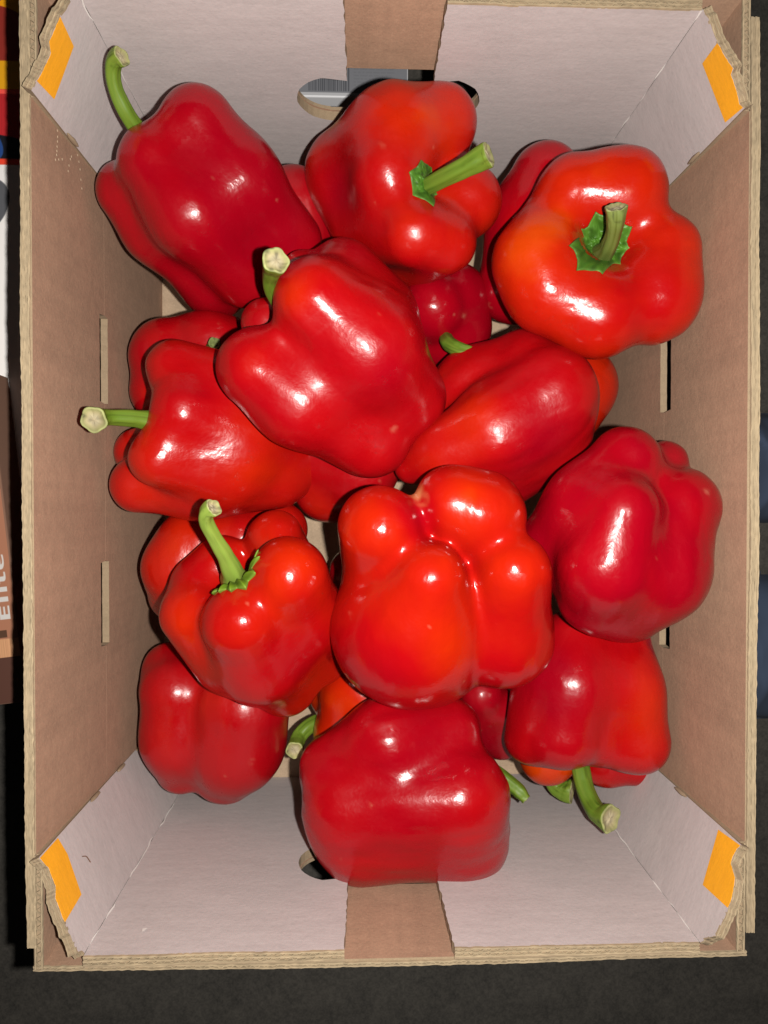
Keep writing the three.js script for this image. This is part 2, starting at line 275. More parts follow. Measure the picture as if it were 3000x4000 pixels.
// ---------- the peppers ----------
const PEPPERS = [
  {label:"long dark red pepper leaning in the upper left corner, its thin stem bent upward",tone:0.14,rough:0.25,k:10,center:[-98.6,100,-144.2],axis:[-116.8,135,-159.6],fill:0.24,seed:1,lobes:[[[-88.9,135,-164.5,17],[-71.9,126,-144.1,18],[-50.3,98,-124.6,17.1]],[[-108.6,137,-145.3,16.2],[-93.9,130,-126.2,18.5],[-73.3,100,-106.4,15.4]],[[-128,118,-140.1,13.5],[-116.1,108,-126.4,14.3],[-95.9,85,-107.7,13.4]],[[-124.3,85,-141.5,11.7],[-94.2,70,-108.3,16.2]],[[-98.6,100,-144.2,15],[-87.1,90,-129.3,15.4]]],stem:[[-114.1,128,-160.4,4.3],[-116.2,137,-160.9,4],[-119.2,146,-164.7,3.6],[-121.2,152,-170.3,3.3],[-120.8,157,-175.3,3.4],[-118.2,161,-177.9,3.7],[-114.9,163,-178.5,4]],cool:[[-65.8,130,-128.7,24.2,0.5]]},
  {label:"red pepper below the upper handle hole, a thick green stem lying across it",tone:0.42,rough:0.3,k:10,ks:[8,20,15,9,9,10,16],center:[9.7,105,-148.3],axis:[16.4,140,-138.2],fill:0.25,seed:2,lobes:[[[2.4,130,-163.4,18.4],[-2.3,138,-142.4,15.2]],[[0.8,125,-164.7,18.9],[-21.1,100,-159.4,21.7]],[[9.9,138,-115.4,14.5],[-10.3,100,-132,18.3]],[[26.2,130,-113.6,13.9],[13.5,90,-118.8,14.6]],[[38.3,120,-137.8,17],[21.4,80,-150.7,17.9]],[[25.2,122,-174.8,16.7],[10.7,80,-186,20]],[[8,90,-156.1,23],[-7.4,90,-156.6,20.8]]],dents:[[14.7,158,-130.7,4.6]],stem:[[13.4,125,-141,3.9],[15.8,140,-135.8,3.8],[23.5,152,-135,3.9],[31.1,160,-135.8,4.1],[37.3,164,-137.7,4.7],[40.3,166,-138.6,5.5]],warm:[[23.7,150,-163,15.3,0.35],[3.1,150,-160.9,11.7,0.25],[8.3,160,-109.4,11.4,0.15]],cool:[[-24,120,-140.1,19.2,0.5]],calyx:{r:0.12,n:7,lift:0.9,wr:0.6}},
  {label:"orange-red pepper standing upright with its green star-shaped calyx facing up",tone:0.5,rough:0.25,k:9,ks:[9,9,9,18],center:[115.1,85,-124.2],axis:[98.9,140,-110.7],fill:0.1,olive:1,seed:3,lobes:[[[86.2,135,-136.4,16.8],[109.3,138,-135.6,16.9],[119.1,80,-147.7,18.5]],[[128,137,-108.3,17.3],[124.7,135,-86.8,18.7],[133.1,80,-119.7,20.2]],[[74.5,132,-120.2,14.3],[68,135,-104.2,17.4],[74.8,135,-90.1,17.9],[97.7,137,-78.4,17.7],[104.5,80,-115.4,20.2]],[[106.6,108,-115.5,18.7],[110.7,108,-121.5,18],[119.3,70,-128.6,24]]],stem:[[102.6,122,-110.4,7.2],[100.3,134,-107.7,5.6],[97.9,150,-105.8,3.8],[96.6,160,-108.3,3.5],[95,167,-111.6,3.9],[93.9,170,-115.2,4.7]],warm:[[71,160,-120.4,16.6,0.55],[59.8,150,-102.7,16.5,0.35],[92.9,160,-139.2,16,0.3]],cool:[[116,160,-80.6,19.3,0.3]],calyx:{r:0.11,n:9,lift:1.7,wr:1.1}},
  {label:"large glossy red pepper atop the pile, its short curved stem cut round and pale",tone:0.26,rough:0.3,k:10,ks:[9,20,13,8,9,9,10],center:[-26,125,-58.1],axis:[-51.2,145,-80.4],fill:0.3,seed:4,lobes:[[[-33.7,158,-78.3,18],[-11.4,146,-60.3,22.5],[7.2,118,-42.2,20.7]],[[-21.4,132,-97.4,16.4],[-5.9,124,-83,17.8]],[[-60.6,145,-50.1,18.5],[-43.3,140,-35.9,18.3],[-12.6,120,-19.9,16.3]],[[-4.3,120,-15.4,9.2]],[[-60.6,120,-77.5,11.3],[-38.1,110,-64.8,15.5]],[[-42.5,122,-102.5,8.6],[-22.6,110,-80.4,15.5]],[[-26.2,120,-59,18.9]]],stem:[[-50.5,138,-80.3,3.4],[-51.5,148,-81,3.5],[-52.9,158,-82.8,3.3],[-52.5,167,-84.7,3.4],[-50.2,176,-85.7,3.9],[-47.8,185,-86.2,5.3]],warm:[[-40.7,170,-76.8,9,0.7],[-60,170,-49,12.9,0.45]],cool:[[-2,170,-46.2,19.5,0.3],[-18.3,150,-102.7,10.3,0.3]]},
  {label:"tapering red pepper whose narrow tip points left, with a broad crinkled highlight",tone:0.28,rough:0.33,crinkle:1.5,k:7,ks:[7,22,7,10],center:[63.8,100,-36.4],axis:[98.5,105,-52.5],seed:5,lobes:[[[77.9,125,-41.9,22.9],[51.3,125,-25.4,19.3],[28.6,118,-15.2,13.8],[11.7,110,-8.3,8.7]],[[80.3,105,-22.2,21.2],[59.3,100,-6.6,19.9]],[[68.7,112,-59.6,17.2],[43.8,100,-52.3,15.6],[25.8,90,-39,14.1]],[[63.8,100,-36.4,15.3]]],warm:[[35.9,150,-29.4,17.2,0.6],[13.6,140,-8.2,13.6,0.45]],cool:[[72.6,150,-16.3,21.2,0.5]]},
  {label:"red pepper with a straight stem pointing left at the brown side wall",tone:0.4,rough:0.27,k:7,ks:[6,11,14,8,10,12],center:[-90.7,95,-26.8],axis:[-120.6,115,-28.2],fill:0.25,seed:6,lobes:[[[-103.6,120,-55.3,13.7],[-79.8,115,-48.2,15.1]],[[-98,130,-33.8,14.1],[-74.2,108,-25.6,17.5],[-56.2,80,-17.1,17.4]],[[-110,128,-11.7,13.2],[-81.2,108,-8.1,17.4],[-55,78,-11.1,17.6]],[[-126.8,105,1.3,13.7],[-96.9,100,2.2,14.1],[-58.9,90,-1.7,13.3]],[[-132,85,-17.3,12.7],[-108.6,80,-20.7,15]],[[-91.7,90,-27.3,18.3]]],stem:[[-108.4,115,-29.6,5.3],[-112.2,128,-28.7,4.9],[-119.4,136,-29.1,4],[-127.2,143,-28.9,3.6],[-130,149,-27.9,4.1],[-129.3,158,-25.8,5.5]],warm:[[-56.4,140,-3.4,22.4,0.45],[-116.3,130,-0.4,9.8,0.2]],cool:[[-87.9,140,-41.5,15.9,0.3]]},
  {label:"red pepper with a tall pale green stem rising from a ridged calyx",tone:0.4,rough:0.2,k:10,center:[-70.5,105,67.5],axis:[-74,140,42],pale:1,fill:0.25,seed:7,lobes:[[[-96,125,64.1,14.5],[-82.3,110,89,15.4]],[[-69.5,145,64.6,16.5],[-63.3,122,86.5,18.8],[-53.9,95,105.7,16.2]],[[-46.7,143,43.1,17.2],[-42.6,118,66.9,17.9],[-33,90,93.1,12.4]],[[-56.5,115,26.6,12.9],[-51.8,100,38.9,12.9]],[[-83.8,108,39.5,12.6]],[[-96.2,112,49.5,10.7]],[[-71.2,100,69.7,17.9]]],dents:[[-69.6,165,40.8,5.6]],stem:[[-73.9,128,47.9,7.3],[-73,142,41.2,5],[-74.9,152,32.2,3.8],[-78.2,160,23.8,3.2],[-79.9,166,17.4,3.2],[-78.4,170,13.5,3.6],[-75.4,172,11.8,3.9]],warm:[[-42.9,160,36.6,13.3,0.35],[-96.9,140,63,12.8,0.35],[-51.1,140,23.5,9.6,0.2]],cool:[[-48,140,82.7,19.3,0.35]],calyx:{r:0.155,n:15,lift:2.4,wr:1.5,fing:1}},
  {label:"orange-red four-lobed pepper, blossom end up, with a pale scar in its cleft",tone:0.42,rough:0.2,k:6,center:[22.2,118,54],axis:[23,92,81.9],fill:0.14,seed:8,lobes:[[[-5.9,152,21.3,18.7],[-0.9,130,40.6,21.4]],[[26.5,150,8.9,15.9],[40.2,148,14.9,17],[39.3,112,32.2,21]],[[53.6,156,40.8,16.7],[53.5,135,73.7,20.6],[41.9,120,63,25.2]],[[15.2,162,43.1,15.5],[8.5,133,69.3,34.4],[19.3,125,81,26.3]],[[25.8,120,38.5,22.5]]],warm:[[30.5,170,8.3,16.3,0.45],[-6.8,170,18.1,14.3,0.3],[24,170,70.5,16.4,0.35],[52.2,170,39.2,13.1,0.3]],cool:[[-4.8,150,79.1,20.9,0.55],[47.6,150,86.6,14,0.4],[9.7,160,15,10.1,0.5]],scar:[[12.7,140,8.2,4.3],[16,135,16.9,4],[19.8,130,24.4,3.3],[9.8,140,3.9,4.3]]},
  {label:"stemless-looking dull red pepper with a notched end in the lower left corner",tone:0.25,rough:0.33,k:7,fill:0.15,center:[-103.4,50,136.9],axis:[-104.6,60,94.9],seed:9,lobes:[[[-116.2,70,114.8,20.1],[-116.8,68,141.7,17.6],[-117.3,58,161.7,14.5]],[[-79.2,75,122,25.9],[-82.8,70,144.9,23.5],[-90.9,60,162.8,18.5]],[[-123.5,60,103.9,13.4]],[[-101.3,60,133.9,21.2]]],warm:[[-102.4,100,108.9,19.1,0.2]]},
  {label:"dark crimson creased pepper pressed against the right side wall",tone:0.03,rough:0.24,k:9,ks:[9,10,9,8,12],center:[112,120,31.2],axis:[113.7,90,63.9],fill:0.08,seed:10,lobes:[[[131,150,12.6,18.1],[120.6,152,41.2,20.1],[110.7,138,56.4,19.8]],[[98.4,165,14.4,16.4],[94.1,160,37,18.7],[95.1,145,52.5,17.8]],[[106.7,148,-9,15.7],[88.2,148,11.1,16.4],[79,130,32,19]],[[130,138,-9.6,9.3]],[[112,120,31.2,19.2]]],warm:[[141.8,150,23.9,14.1,0.35],[131.2,150,48.5,14.1,0.2]]},
  {label:"red pepper at the lower right, its hooked stem hanging over the white liner",tone:0.25,rough:0.27,k:14,ks:[14,16,14,5,5,14],center:[109.1,90,119],axis:[110.2,80,157.5],fill:0.15,seed:11,lobes:[[[86.7,118,126.6,16.3],[91.8,115,101.9,17.5],[96.1,105,82.9,17.3]],[[71.2,105,132.5,10.9],[80.8,100,98.3,13.9]],[[126.6,112,131.5,16.1],[121.3,110,103.5,16.5],[122,100,84,16.1]],[[123.6,75,154,14.9],[121.2,70,121.6,19.8]],[[138.3,78,155.5,12]],[[109.1,90,119,19.5]],[[106.6,107,129.3,13.3]]],stem:[[106.3,80,152,5.1],[106.1,86,156.7,5],[106,92,162.7,4.8],[107.2,100,168.4,4.7],[108.9,108,170.8,5.2],[112.6,114,170.4,7.1]],warm:[[128.2,130,112,20.2,0.35],[118,80,165.4,11.6,0.4]],cool:[[80.5,130,98,16.8,0.4]]},
  {label:"wide red pepper lying crosswise over the lower handle hole, with a rippled highlight",tone:0.13,rough:0.26,k:16,ks:[8,8,18,18,16],crinkle:2,center:[7.3,100,163.6],axis:[51.2,90,160.8],fill:0.12,seed:12,lobes:[[[-28.8,113,142.1,16.4],[-0.7,119,127.6,19.1],[31,114,124.2,15.5]],[[-20.6,120,158.4,21.9],[32.8,126,152.5,25.3]],[[-13.7,112,177.9,23],[33.2,112,174.4,23.1]],[[42.1,108,184.7,14.7]],[[7.3,100,163.6,20.2]]],stem:[[58.8,85,157,4.2],[65.8,88,161.4,4],[70.8,92,164.9,3.8],[74.1,94,168.3,2.8]],warm:[[37.3,150,154,21,0.25]]},
  {label:"orange pepper low by the right wall, half hidden under the tapering one",tone:0.62,rough:0.3,k:8,low:1,center:[108.6,50,-53.1],axis:[84.2,60,-70.1],seed:13,lobes:[[[107.6,62,-55.5,25.3],[100.5,60,-44,24.6]],[[84.2,60,-74.3,19.5],[94.1,55,-54,21.5]]]},
  {label:"dark red pepper by the left wall, only a small green stem tip showing",tone:0.25,rough:0.27,k:6,low:1,center:[-114.4,55,-65.7],axis:[-93,90,-71.1],sprout:1,seed:14,lobes:[[[-121.6,75,-71.1,17.8],[-116.4,60,-60.1,18.1]],[[-102.6,76,-77.8,13.6]],[[-93.1,82,-77.7,12]],[[-125.9,68,-50.9,14.8],[-115.6,50,-55.3,16.2]],[[-85.6,70,-73.2,17]]],stem:[[-93.5,80,-71,4.5],[-89.9,96,-70.6,4],[-88,105,-70.7,3.1]],warm:[[-127.8,90,-47.6,8.8,0.6]]},
  {label:"broad red pepper directly behind and beneath the tall-stemmed one",tone:0.42,rough:0.27,k:8,low:1,center:[-97.2,50,50.8],axis:[-101.1,50,16.6],seed:15,lobes:[[[-113.8,80,46.2,17.5],[-117.3,60,60.8,17.4]],[[-105.2,78,31.3,17.4],[-80.1,80,30.5,15.9]],[[-59.4,70,24.9,15.9]],[[-97.2,50,50.8,20.3]]],warm:[[-109.7,110,33,13.9,0.5]]},
  {label:"orange pepper hidden under the lower right pepper, its thick cut stem on the liner",tone:0.68,rough:0.25,k:8,low:1,center:[103.4,60,148.6],axis:[97,60,168.8],seed:16,lobes:[[[90.5,75,151.6,16],[96.9,60,132.2,18.6]],[[116.5,60,148.7,16.2]]],stem:[[97.5,58,167.1,4.2],[99.4,60,174.5,5],[103.5,63,176.8,5.8],[107.3,65,176.9,6.7]]},
  {label:"orange pepper wedged low in the pile, its curled stem lying on the box floor",tone:0.58,rough:0.2,k:6,low:1,center:[-6.2,55,132.1],axis:[-33,60,134.8],seed:17,lobes:[[[-13.5,72,115.8,22.9],[2.2,70,123.4,23.5]],[[-16.9,70,143.3,23.6]],[[-33.3,52,124.1,9.1]],[[2.6,60,112.9,23.1]]],stem:[[-33.2,55,137.2,4.5],[-38.7,60,136.3,4.3],[-44.6,64,137.9,4.2],[-48.8,67,141.7,4.2],[-50.3,72,144.4,4.5],[-50.2,80,145.3,4.9]]},
  {label:"dark red pepper seen as a narrow strip between the two bottom right peppers",tone:0.05,rough:0.3,k:6,low:1,center:[65.5,50,137.1],axis:[67.4,50,162],seed:18,lobes:[[[52,80,115.2,11.1],[56.4,60,140.3,11.6]],[[65,75,125.3,9.5],[68.1,60,149.4,9]]]},
  {label:"dull red pepper deep in the middle, above a patch of bare floor",tone:0.3,rough:0.34,k:6,low:1,center:[-24.2,50,-9.5],axis:[-55.8,50,-13],seed:19,lobes:[[[-14.3,82,-9.7,21.8],[-32,80,-14.8,16.8]],[[-31.8,65,0.8,20.5],[-42.5,60,-8.1,17.7]]],warm:[[-36.2,80,7.9,13.5,0.4]]},
  {label:"small-lobed red pepper deep in the pile, short green stem, beside a patch of floor",tone:0.06,rough:0.22,k:5,low:1,center:[36.6,60,-95.1],axis:[32.4,100,-79.3],seed:20,lobes:[[[23.4,90,-93.9,15.6],[31.9,70,-94.2,17.3]],[[37.8,78,-103.2,17]],[[40.6,70,-85.7,16.9]],[[27.2,65,-84.1,15.8]]],stem:[[31.2,90,-78.4,3.5],[32,103,-71.5,3.8],[36.9,108,-67.7,3.6],[42.9,110,-65.3,3.4]]},
  {label:"deep red pepper half hidden to the left of the star-calyx one",tone:0.1,rough:0.22,k:8,low:1,center:[79.7,75,-141],axis:[76.7,100,-161.9],seed:21,lobes:[[[82.1,100,-158.6,18.2],[73.3,95,-138,18.5],[68.8,80,-107.8,18.9]],[[82.6,70,-134.7,20.6]]],warm:[[55.8,120,-127.4,11.5,0.4]]},
  {label:"dull red pepper glimpsed below the left end of the upper handle hole",tone:0.15,rough:0.36,k:8,low:1,center:[-51.3,60,-157.4],axis:[-50.3,70,-177.6],seed:22,lobes:[[[-49.1,85,-150.3,18.8],[-45.6,80,-137.5,17.5]],[[-48.4,75,-119.3,19.3]]]},
  {label:"dark red sliver of pepper in shadow, right of the tall-stemmed one",tone:0.1,rough:0.25,k:8,low:1,center:[-14.3,40,54.2],axis:[-14.3,40,32.8],seed:23,lobes:[[[-17,55,50,14.8],[-8,50,68.7,18.2]]]}
];
const smin = (a, b, k) => { const h = Math.max(k - Math.abs(a - b), 0) / k; return Math.min(a, b) - h * h * k * 0.25; };
function roundCone(A, B) {                                                   // distance to the hull of two balls
  const [ax, ay, az, r1] = A, [bx, by, bz, r2] = B, dx = bx - ax, dy = by - ay, dz = bz - az, l2 = dx * dx + dy * dy + dz * dz, rd = r1 - r2, a2 = l2 - rd * rd, il2 = 1 / l2;
  if (a2 <= 0) { const [cx, cy, cz, r] = r1 > r2 ? A : B; return (x, y, z) => Math.hypot(x - cx, y - cy, z - cz) - r; }
  return (x, y, z) => {
    const px = x - ax, py = y - ay, pz = z - az, yy = px * dx + py * dy + pz * dz, zz = yy - l2;
    const qx = px * l2 - dx * yy, qy = py * l2 - dy * yy, qz = pz * l2 - dz * yy, x2 = qx * qx + qy * qy + qz * qz, y2 = yy * yy * l2, z2 = zz * zz * l2, k = Math.sign(rd) * rd * rd * x2;
    if (Math.sign(zz) * a2 * z2 > k) return Math.sqrt(x2 + z2) * il2 - r2;
    if (Math.sign(yy) * a2 * y2 < k) return Math.sqrt(x2 + y2) * il2 - r1;
    return (Math.sqrt(x2 * a2 * il2) + yy * rd) * il2 - r1;
  };
}
function field(p) {
  const k = p.k / 1000, lobes = p.lobes.map((l) => (l.length > 1 ? l.slice(1).map((b, i) => roundCone(l[i], b)) : [((c) => (x, y, z) => Math.hypot(x - c[0], y - c[1], z - c[2]) - c[3])(l[0])]));
  return (x, y, z) => {
    let d = 1e3, full = 1e3, n = -1;
    for (const l of lobes) {
      n++; let e = l[0](x, y, z);
      for (let i = 1; i < l.length; i++) e = smin(e, l[i](x, y, z), 0.012);
      if (d > 1) d = full = e; else { d = smin(d, e, p.ks?.[n] ? p.ks[n] / 1000 : k); full = smin(full, e, 0.026); }
    }
    d += (full - d) * p.fill;
    if (p.dents) for (const c of p.dents) { const e = c[3] - Math.hypot(x - c[0], y - c[1], z - c[2]); d = -smin(-d, -e, 0.012); }
    return d;
  };
}
const skins = {};
const skin = (r) => skins[r] ??= new THREE.MeshPhysicalMaterial({ color: 0xffffff, vertexColors: true, roughness: r * 1.5, roughnessMap: skinRough, ior: 1.42, clearcoat: 0.1, clearcoatRoughness: 0.15, bumpMap: skinBump, bumpScale: 0.00034 });
const stemMat = new THREE.MeshPhysicalMaterial({ color: 0xffffff, vertexColors: true, roughness: 0.5, ior: 1.4 });
const cutMat = std({ color: 0xffffff, vertexColors: true, roughness: 0.85 });
function frameOf(w) { const h = Math.abs(w.y) < 0.9 ? new THREE.Vector3(0, 1, 0) : new THREE.Vector3(1, 0, 0), u = new THREE.Vector3().crossVectors(h, w).normalize(); return [u, new THREE.Vector3().crossVectors(w, u)]; }
const CRIMSON = [0.235, 0.0004, 0.006], RED = [0.315, 0.0016, 0.0028], SCARLET = [0.4, 0.0125, 0.0012], ORANGE = [0.53, 0.072, 0.001];
function ripe(t) {
  const s = [[0, CRIMSON], [0.33, RED], [0.62, SCARLET], [1, ORANGE]]; t = clamp01(t);
  for (let i = 1; i < s.length; i++) if (t <= s[i][0]) { const f = (t - s[i - 1][0]) / (s[i][0] - s[i - 1][0]); return s[i][1].map((c, k) => s[i - 1][1][k] + f * (c - s[i - 1][1][k])); }
  return ORANGE;
}
function makePepper(p) {
  const mm = (l) => l.map((v) => v / 1000), N = p.seed * 17.3;
  const q = { k: p.k, ks: p.ks, fill: p.fill ?? 0.35, lobes: p.lobes.map((l) => l.map(mm)), dents: p.dents?.map(mm) }, f = field(q), c = mm(p.center);
  const w = new THREE.Vector3(...mm(p.axis)).sub(new THREE.Vector3(...c)).normalize(), [u, v] = frameOf(w);
  let R = 0; for (const l of q.lobes) for (const b of l) R = Math.max(R, Math.hypot(b[0] - c[0], b[1] - c[1], b[2] - c[2]) + b[3] + 0.006);
  const uneven = (x, y, z) => {
    const al = x * w.x + y * w.y + z * w.z, X = x - al * w.x * 0.7, Y = y - al * w.y * 0.7, Z = z - al * w.z * 0.7;
    return 0.0007 * noise(X * 48 + N, Y * 48, Z * 48) + (p.crinkle ?? 1) * 0.00026 * noise(X * 150 + N, Y * 150, Z * 150);
  };
  const reach = (dx, dy, dz) => {
    let t = R;
    for (let i = 0; i < 90 && t > 0.004; i++) { const d = f(c[0] + dx * t, c[1] + dy * t, c[2] + dz * t); if (d < 0.00003) break; t -= d * 0.97; }
    return t + uneven(c[0] + dx * t, c[1] + dy * t, c[2] + dz * t);
  };
  // the skin: surface nets over the field, drawn onto the surface, then roughened along the normal
  const cell = p.low ? 0.0016 : 0.00125, lo = [1, 1, 1], hi = [-1, -1, -1];
  for (const l of q.lobes) for (const b of l) for (let k = 0; k < 3; k++) { lo[k] = Math.min(lo[k], b[k] - b[3]); hi[k] = Math.max(hi[k], b[k] + b[3]); }
  for (let k = 0; k < 3; k++) { lo[k] -= 0.004; hi[k] += 0.004; }
  const B = 6, nb = lo.map((a, k) => Math.ceil((hi[k] - a) / cell / B)), [nx, ny, nz] = nb.map((b) => b * B + 1), V = new Float32Array(nx * ny * nz).fill(9), at = (i, j, k) => i + nx * (j + ny * k);
  const far = cell * B * 0.9 + 0.003, active = [];
  for (let bk = 0; bk < nb[2]; bk++) for (let bj = 0; bj < nb[1]; bj++) for (let bi = 0; bi < nb[0]; bi++) {
    if (Math.abs(f(lo[0] + (bi + 0.5) * B * cell, lo[1] + (bj + 0.5) * B * cell, lo[2] + (bk + 0.5) * B * cell)) > far) continue;
    active.push([bi * B, bj * B, bk * B]);
    for (let k = bk * B; k <= bk * B + B; k++) for (let j = bj * B; j <= bj * B + B; j++) for (let i = bi * B; i <= bi * B + B; i++) { const o = at(i, j, k); if (V[o] === 9) V[o] = f(lo[0] + i * cell, lo[1] + j * cell, lo[2] + k * cell); }
  }
  const id = new Int32Array(nx * ny * nz).fill(-1), P = [], C = [], I = [], Q = [];
  for (const [bi, bj, bk] of active) for (let k = bk; k < bk + B; k++) for (let j = bj; j < bj + B; j++) for (let i = bi; i < bi + B; i++) {
    let n = 0, sx = 0, sy = 0, sz = 0;
    const cut = (i0, j0, k0, i1, j1, k1) => { const a = V[at(i0, j0, k0)], b = V[at(i1, j1, k1)]; if ((a < 0) !== (b < 0)) { const t = a / (a - b); n++; sx += i0 + (i1 - i0) * t; sy += j0 + (j1 - j0) * t; sz += k0 + (k1 - k0) * t; } };
    for (let a = 0; a < 2; a++) for (let b = 0; b < 2; b++) { cut(i, j + a, k + b, i + 1, j + a, k + b); cut(i + a, j, k + b, i + a, j + 1, k + b); cut(i + a, j + b, k, i + a, j + b, k + 1); }
    if (!n) continue;
    id[at(i, j, k)] = P.length / 3; Q.push([i, j, k]);
    let x = lo[0] + sx / n * cell, y = lo[1] + sy / n * cell, z = lo[2] + sz / n * cell;
    const e = 0.0006, grad = () => { const g = [f(x + e, y, z) - f(x - e, y, z), f(x, y + e, z) - f(x, y - e, z), f(x, y, z + e) - f(x, y, z - e)], l = Math.hypot(...g) || 1; return [g[0] / l, g[1] / l, g[2] / l]; };
    let g = grad(), d = Math.max(-cell, Math.min(cell, f(x, y, z))); x -= g[0] * d; y -= g[1] * d; z -= g[2] * d;
    d = uneven(x, y, z);
    P.push(x + g[0] * d, y + g[1] * d, z + g[2] * d);
  }
  for (const [i, j, k] of Q) {
    const quad = (s0, s1, a, b, c2, d2) => { if (a < 0 || b < 0 || c2 < 0 || d2 < 0) return; if (s0 < 0 && s1 >= 0) I.push(a, b, c2, a, c2, d2); else if (s0 >= 0 && s1 < 0) I.push(a, c2, b, a, d2, c2); };
    const o = V[at(i, j, k)], me = id[at(i, j, k)];
    if (j && k) quad(o, V[at(i + 1, j, k)], me, id[at(i, j - 1, k)], id[at(i, j - 1, k - 1)], id[at(i, j, k - 1)]);
    if (i && k) quad(o, V[at(i, j + 1, k)], me, id[at(i, j, k - 1)], id[at(i - 1, j, k - 1)], id[at(i - 1, j, k)]);
    if (i && j) quad(o, V[at(i, j, k + 1)], me, id[at(i - 1, j, k)], id[at(i - 1, j - 1, k)], id[at(i, j - 1, k)]);
  }
  const marks = []; for (let k = 0; k < 7; k++) { const a = Math.floor(hash(k, p.seed, 77) * P.length / 3); marks.push([P[3 * a], P[3 * a + 1], P[3 * a + 2], k < 2 ? 0.0018 : 0.0008, 0.12 + 0.4 * hash(k, p.seed, 78)]); }
  let low = 1; for (let i = 1; i < P.length; i += 3) low = Math.min(low, P[i]);
  for (let i = 0; i < P.length; i += 3) {
    const x = P[i], y = P[i + 1], z = P[i + 2], al = x * w.x + y * w.y + z * w.z;
    let t = p.tone + 0.1 * noise(x * 22 + N, y * 22, z * 22) + 0.07 * noise((x - al * w.x * 0.85) * 90, (y - al * w.y * 0.85) * 90 + N, (z - al * w.z * 0.85) * 90) + 0.02 * noise(x * 300, y * 300 + N, z * 300);
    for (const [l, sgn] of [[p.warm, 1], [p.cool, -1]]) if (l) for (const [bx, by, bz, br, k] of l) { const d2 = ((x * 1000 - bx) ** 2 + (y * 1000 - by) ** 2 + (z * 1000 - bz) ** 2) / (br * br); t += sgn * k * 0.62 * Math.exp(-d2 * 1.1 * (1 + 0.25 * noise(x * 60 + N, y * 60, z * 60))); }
    let col = ripe(t);
    if (p.scar) for (const [bx, by, bz, br] of p.scar) { const d = Math.hypot(x * 1000 - bx, (y * 1000 - by) * 0.25, z * 1000 - bz) / br, g = clamp01(1.5 - d) * sm(-0.5, 0.3, noise(x * 330 + N, y * 200, z * 330)); col = [col[0] + g * 0.2, col[1] + g * 0.2, col[2] + g * 0.08]; }
    for (const [bx, by, bz, br, e] of marks) { const d = Math.hypot(x - bx, y - by, z - bz) / br, g = clamp01(1.3 - d) * e * sm(-0.6, 0.4, noise(x * 500, y * 500 + N, z * 500)); if (g > 0) col = [col[0] + g * 0.12, col[1] + g * 0.13, col[2] + g * 0.08]; }
    C.push(...col);
  }
  const base = [c[0], low, c[2]], n0 = P.length / 3, g0 = new THREE.BufferGeometry();
  g0.setAttribute('position', new THREE.Float32BufferAttribute(P, 3)); g0.setIndex(I); g0.computeVertexNormals();
  const nrm = Array.from(g0.attributes.normal.array), UV = new Array(2 * n0).fill(0), twin = new Map(), axes = [u, v, w], dot = (k, a) => P[3 * k] * a.x + P[3 * k + 1] * a.y + P[3 * k + 2] * a.z, ndot = (k, a) => nrm[3 * k] * a.x + nrm[3 * k + 1] * a.y + nrm[3 * k + 2] * a.z;
  for (let i = 0; i < I.length; i += 3) {                                     // each face takes the plane it looks along; shared vertices get a copy per plane
    let best = 0, top = -1;
    axes.forEach((a, q2) => { const d = Math.abs(ndot(I[i], a) + ndot(I[i + 1], a) + ndot(I[i + 2], a)); if (d > top) { top = d; best = q2; } });
    for (let k = i; k < i + 3; k++) {
      const a = I[k], key = a * 3 + best;
      if (!twin.has(key)) {
        let t = a; if ([0, 1, 2].some((q2) => twin.get(a * 3 + q2) === a)) { t = P.length / 3; for (let e = 0; e < 3; e++) { P.push(P[3 * a + e]); C.push(C[3 * a + e]); nrm.push(nrm[3 * a + e]); } UV.push(0, 0); }
        const sA = 1 / 0.063, sB = best === 2 ? sA : sA;
        UV[2 * t] = dot(a, best === 0 ? v : u) * sA + best * 0.37 + N; UV[2 * t + 1] = dot(a, best === 2 ? v : w) * sB + best * 0.21;
        twin.set(key, t);
      }
      I[k] = twin.get(key);
    }
  }
  for (let i = 0; i < P.length; i += 3) { P[i] -= base[0]; P[i + 1] -= base[1]; P[i + 2] -= base[2]; }
  const g = new THREE.BufferGeometry();
  g.setAttribute('position', new THREE.Float32BufferAttribute(P, 3)); g.setAttribute('normal', new THREE.Float32BufferAttribute(nrm, 3)); g.setAttribute('uv', new THREE.Float32BufferAttribute(UV, 2)); g.setAttribute('color', new THREE.Float32BufferAttribute(C, 3)); g.setIndex(I);
  const root = thing('red_pepper', p.label, 'bell pepper', base);
  part('flesh', g, skin(p.rough), root);
  if (p.stem) makeStem(p, root, base, N);
  if (p.calyx) makeCalyx(p, root, base, reach, c, w, u, v, N);
  return root;
}
